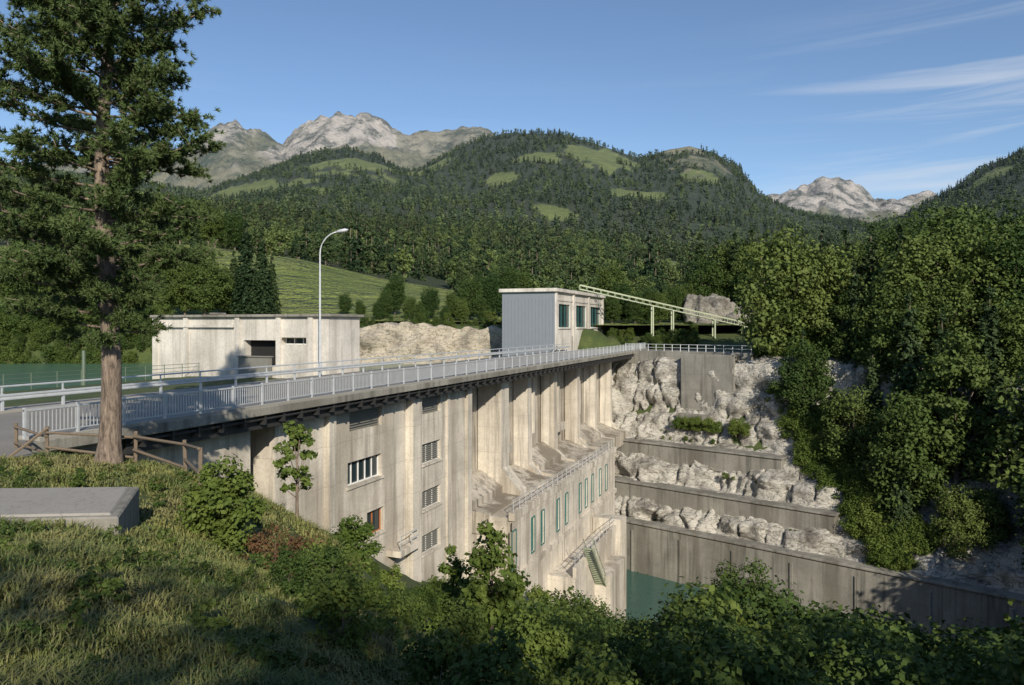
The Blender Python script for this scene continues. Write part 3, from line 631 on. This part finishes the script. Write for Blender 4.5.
pbush=[proto_dec('bush_a',3600,.033,M['fbush'],34,.5,.0,21),proto_dec('bush_b',3600,.03,M['fdark'],30,.42,.0,22),proto_dec('bush_c',3600,.028,M['fbush'],30,.3,.0,23,True,(.25,.5),.5),proto_dec('bush_d',7000,.02,M['fdark'],50,.36,.02,24,True,(.2,.4),.4)]
P=[];Hh=[]
for _ in range(240):
    bq=random.uniform(87,108); w=np.interp(bq,bs,bwv)+random.uniform(-1.5,5); X,Y=frombw(bq,w); z=h1(X,Y); P.append((X,Y,z)); Hh.append(random.uniform(2,4.5))
for bq,w0,w1 in ((92,-58,-30),(96.8,-60,-40),(88,-40,-22)):
    for _ in range(5): 
        X,Y=frombw(bq,random.uniform(w0,w1)); P.append((X,Y,float(np.interp(bq,pb,pz))-.1)); Hh.append(random.uniform(.4,1.1))
for _ in range(20):
    X,Y=frombw(random.uniform(97.0,98),random.uniform(-52,-41)); P.append((X,Y,-15.2)); Hh.append(random.uniform(1.4,2.8))
inst('bank_bushes',pbush[0],P,Hh,'bush')
P=[];Hh=[]
for _ in range(260):
    x=random.choice((random.uniform(-30,165),random.uniform(-30,165),random.uniform(335,520),random.uniform(600,700))); Y=random.uniform(122.5,130) if x<600 else random.uniform(128,141)
    if 335<x<520: Y=random.uniform(124,131)
    X=(x-512)/F*Y; P.append((X,Y,h1(X,Y)-.2)); Hh.append(random.uniform(2,6) if x<200 else random.uniform(1,3.2))
inst('shore_bushes',pbush[1],P,Hh,'bush')
# foreground slope vegetation
VX=[150,200,240,260,330,370,400,430,480,520,560,600,615,660,690,712,735,745,780,820,900,1024,1300]
VY=[560,560,540,530,530,552,582,574,572,568,582,598,612,616,598,580,562,562,582,600,604,608,604]
P=[[],[],[],[]];Hh=[[],[],[],[]]; cells=set()
def tryb(X,Y,big):
    u,v=loc(X,Y)
    if X < -0.3-.5*(Y-5) and Y<24: return
    if v<0.5: return
    cs=(1.25+Y*.022) if not big else 3.2; key=(big,int(X/cs),int(Y/cs))
    if key in cells: return
    z=h1(X,Y)
    if z<-33: return
    xs=512+F*X/Y
    if xs>1130 or xs<150: return
    lim=np.interp(xs,VX,VY)
    if big: lim=max(lim,float(np.interp(xs-90/Y*6,VX,VY)),float(np.interp(xs+90/Y*6,VX,VY)))-6
    hm=-(lim-HZ)/F*Y-z
    if big:
        if xs<560: return
        hh=min(hm*random.uniform(.74,1.0),14)
        if hh<2.5: return
        cells.add(key); P[3].append((X,Y,z-.1)); Hh[3].append(hh); return
    hh=min(random.uniform(1.2,2.6) if Y<22 else random.uniform(2,6),hm*random.uniform(.75,1.0))
    if hh<.4: return
    cells.add(key); k=random.choice((0,1,1,2)); P[k].append((X,Y,z-.1)); Hh[k].append(hh)
for _ in range(6000): tryb(random.uniform(-14,60),random.uniform(5,62),False)
for _ in range(2500): tryb(random.uniform(0,55),random.uniform(14,60),True)
inst('hillside_shrubs',pbush[0],P[0],Hh[0],'bush'); inst('hillside_undergrowth',pbush[1],P[1],Hh[1],'bush'); inst('hillside_saplings',pbush[2],P[2],Hh[2],'bush'); inst('hillside_young_trees',pbush[3],P[3],Hh[3],'young_tree')
weed=proto_dec('weed_plant',260,.11,M['fdark'],10,.6,.0,41,False)
P=[];Hh=[]
for _ in range(260):
    Y=random.uniform(4,20); xs=random.uniform(-10,430); X=(xs-512)/F*Y
    if X>2.0-.45*(Y-5) or loc(X,Y)[1]<4: continue
    if -12.6<X<-6.2 and 11.6<Y<14.6: continue
    if fbm(np.array([X/2.]),np.array([Y/2.]),2,2)[0]<0.02 and random.random()<.7: continue
    P.append((X,Y,h1(X,Y)-.02)); Hh.append(random.uniform(.14,.38))
inst('meadow_weeds',weed,P,Hh,'weed')
def single(name,me,x,Y,ybot,ytop,dz=0):
    X=(x-512)/F*Y; z=(HZ-ybot)/F*Y; hh=(ybot-ytop)/F*Y; o=link(name,me); o.location=(X,Y,z); o.scale=(hh,)*3; o.rotation_euler[2]=random.random()*6; return o
hero=proto_dec('shrub_leafy',6500,.027,M['fbush'],46,.36,.0,31,True,(.2,.45),.5)
sap=proto_dec('sapling_leafy',1300,.03,M['fbush'],34,.24,.12,33,True,(.12,.32),.3)
sap2=proto_dec('sapling_leafy2',2200,.028,M['fbush'],40,.28,.08,34,True,(.14,.34),.3)
red=proto_dec('dry_shrub',2600,.035,M['fred'],24,.75,.0,35)
single('leafy_shrub',hero,225,15,568,447); single('young_sapling',sap,297,22,525,412); single('young_sapling',sap2,492,20,655,508); single('young_sapling',sap2,455,24,640,540)
single('dry_shrub',red,275,14.5,585,527); single('dry_shrub',red,318,15,592,540); single('leafy_shrub',hero,355,24,585,508); single('leafy_shrub',hero,385,26,620,560)
single('leafy_shrub',sap2,640,9,705,634); single('leafy_shrub',pbush[3],748,38,660,552)
# shading trees off frame (hillside continuing to the right / behind)
P=[];Hh=[]
for _ in range(70):
    X=random.uniform(30,70); Y=random.uniform(-14,56)
    if Y>0 and 512+F*X/Y<1100: continue
    z=h1(X,Y); P.append((X,Y,z-.5)); Hh.append(random.uniform(18,25))
for x,y,hh in [(0,-14,10),(5,-17,13),(10,-12,14),(16,-8,16),(22,-4,19),(26,6,19)]:
    P.append((x,y,h1(x,y)-.5)); Hh.append(hh)
inst('hillside_trees',pn[0],P,Hh,'broadleaf_tree')
# ---------- grass (one mesh of blades)
n_=330000; Yg=2.3+21*rng.random(n_)**1.25; Xg=(rng.uniform(-20,600,n_)-512)/F*Yg
k=(Xg<2.5-.45*(Yg-5)); u,v=loc(Xg,Yg); k&=(v>3.4); k&=~((Xg>-12.4)&(Xg<-6.55-.3*(Yg-12.4))&(Yg>11.95+.087*(Xg+11.2))&(Yg<14.4))
dens=fbm(Xg/.8,Yg/.8,0,4)+.5*fbm(Xg/3,Yg/3,7,2); k&=(rng.random(n_)<.7+1.0*dens)
Xg,Yg,dens=Xg[k],Yg[k],dens[k]; Zg=h(Xg,Yg)-.01; n_=len(Xg)
L=(.04+.12*rng.random(n_)**1.8)*np.clip(1+1.3*dens,.35,2.2)*(1+.02*Yg); a=rng.random(n_)*6.283; wd_=.0035+.0007*Yg; lean=rng.uniform(.2,1.1,n_)
dx,dy=np.cos(a),np.sin(a); wx,wy=-dy*wd_,dx*wd_
def P3(x,y,z): return np.stack([x,y,z],-1)
m1=(Xg+dx*L*lean*.3,Yg+dy*L*lean*.3,Zg+L*.6); tp=(Xg+dx*L*lean,Yg+dy*L*lean,Zg+L*(1-.3*lean))
V=np.stack([P3(Xg-wx,Yg-wy,Zg),P3(Xg+wx,Yg+wy,Zg),P3(m1[0]+wx*.8,m1[1]+wy*.8,m1[2]),P3(m1[0]-wx*.8,m1[1]-wy*.8,m1[2]),P3(tp[0]+wx*.1,tp[1]+wy*.1,tp[2]),P3(tp[0]-wx*.1,tp[1]-wy*.1,tp[2])],1).reshape(-1,3)
i6=np.arange(n_)[:,None]*6; Fq=np.concatenate([i6+np.array([[0,1,2,3]]),i6+np.array([[3,2,4,5]])])
link('grass',mesh_np('grass',V,Fq,[M['blade']]))
# ---------- pine
pt=empty('pine_tree'); bx,by=-11.95,21.8; bz=-4.05; TH=23.5
b=B(); hts=np.linspace(0,TH,30); cxs=[bx+.12*math.sin(q*.5)+.004*q for q in hts]; cys=[by+.1*math.cos(q*.4) for q in hts]
rad=[(.28*(1-q/(TH+.8))+.02)+(.14*math.exp(-q*2.2)) for q in hts]
b.tube([(cxs[i],cys[i],bz-.2+hts[i]) for i in range(30)],rad,14)
def trunk(q): return np.array([np.interp(q,hts,cxs),np.interp(q,hts,cys),bz+q])
C=[];Dr=[]
r=np.random.default_rng(5)
hb=np.concatenate([np.linspace(3.6,TH-.3,140),r.uniform(5,TH-2,60)]); az0=0
for q in hb:
    az0+=2.4+r.normal()*.3; az=az0; p0=trunk(q)
    Lm=np.interp(q,[3.5,5,7,10,14,18,21,TH],[2.0,2.8,3.1,3.1,2.8,2.3,1.6,.5])*r.uniform(.65,1.1)
    if math.cos(az)<0: Lm*=1.25
    if q<5.5 and math.cos(az)>.2: Lm*=.5
    d=np.array([math.cos(az),math.sin(az),0]); rise=np.interp(q,[3,12,TH],[-.14,.08,.6]); pts=[p0]; dd=d+np.array([0,0,rise]); cur=p0.copy()
    for k in range(6):
        dd=dd+np.array([r.normal()*.1,r.normal()*.1,.05+r.normal()*.07]); cur=cur+dd/np.linalg.norm(dd)*Lm/6; pts.append(cur.copy())
    b.tube([tuple(x) for x in pts],list(np.linspace(.045,.012,7)),5)
    nt_=int(7+Lm*6.5)
    for j in range(nt_):
        s=r.uniform(.2,1.0); f=s*6; i=min(int(f),5); p=pts[i]*(1-(f-i))+pts[i+1]*(f-i)
        td=d*.7+r.normal(size=3)*.65; td[2]=abs(td[2])*.5+.1; td/=np.linalg.norm(td); tl=r.uniform(.25,.8)*(1.15-.4*s)
        e=p+td*tl
        if j%2==0: b.beam(tuple(p),tuple(e),.018,.018)
        for k in range(6): C.append(p+(e-p)*((k+1.5)/6.5)+r.normal(size=3)*.08); Dr.append(td)
    for k in range(4): C.append(pts[-1]+r.normal(size=3)*.08); Dr.append(d)
C=np.array(C);Dr=np.array(Dr); nn=20; Cn=np.repeat(C,nn,0); Dn=np.repeat(Dr,nn,0)*.75+r.normal(size=(len(Cn),3))*.6; Dn/=np.linalg.norm(Dn,axis=1)[:,None]
sd=np.cross(Dn,r.normal(size=Dn.shape)); sd/=np.linalg.norm(sd,axis=1)[:,None]; Ln=r.uniform(.12,.2,len(Cn))[:,None]
V=np.stack([Cn-sd*.017,Cn+sd*.017,Cn+Dn*Ln],1).reshape(-1,3)
b.build('trunk_and_limbs',['bark'],pt,smooth=True)
link('needles',mesh_np('needles',V,np.arange(len(V)).reshape(-1,3),[M['pine']]),pt)
# ---------- world, sun, camera
w=bpy.data.worlds.new('World'); S.world=w; w.use_nodes=True; nt=w.node_tree; nt.nodes.clear(); t=NT(nt)
SE=27; az=math.atan2(.27,-.96)
sky=t.n('ShaderNodeTexSky',sky_type='NISHITA'); sky.sun_disc=False; sky.sun_elevation=math.radians(SE); sky.sun_rotation=az; sky.altitude=800; sky.air_density=1.0; sky.dust_density=.4; sky.ozone_density=3.0
tc=t.n('ShaderNodeTexCoord'); g=tc.outputs['Generated']; mp=t.n('ShaderNodeMapping'); t.set(mp.inputs[0],g); mp.inputs['Rotation'].default_value=(0,math.radians(5),0); mp.inputs['Scale'].default_value=(2.2,2.2,38)
c1=t.noise(mp.outputs[0],1.0,7,.6,.6); sp3=t.n('ShaderNodeSeparateXYZ'); t.set(sp3.inputs[0],g)
reg=t.math('MULTIPLY',t.ramp(sp3.outputs[0],(.28,0.1),(.52,1.)),t.ramp(sp3.outputs[2],(.02,0.),(.14,1.),(.28,1.),(.38,.15)))
cl=t.math('MULTIPLY',t.ramp(c1,(.5,0.),(.8,.7)),reg)
colr=t.mix(cl,sky.outputs[0],(5.5,5.8,6.3))
bg=t.n('ShaderNodeBackground'); t.set(bg.inputs[0],colr); bg.inputs[1].default_value=.13
o=t.n('ShaderNodeOutputWorld'); nt.links.new(bg.outputs[0],o.inputs[0])
sl=bpy.data.lights.new('sun','SUN'); sl.energy=5.0; sl.angle=math.radians(.5); sl.color=(1,.91,.77); so=bpy.data.objects.new('sun',sl); COL.objects.link(so)
ce=math.cos(math.radians(SE)); dirv=Vector((math.sin(az)*ce,math.cos(az)*ce,math.sin(math.radians(SE)))); so.rotation_euler=dirv.to_track_quat('Z','Y').to_euler()
cam=bpy.data.cameras.new('camera'); co=bpy.data.objects.new('camera',cam); COL.objects.link(co); co.rotation_euler=(math.radians(90),0,0)
cam.sensor_width=36; cam.lens=F/1024*36; cam.shift_y=-16.5/1024; cam.clip_start=.1; cam.clip_end=20000; S.camera=co
S.view_settings.view_transform='Standard'; S.view_settings.look='None'; S.view_settings.exposure=0
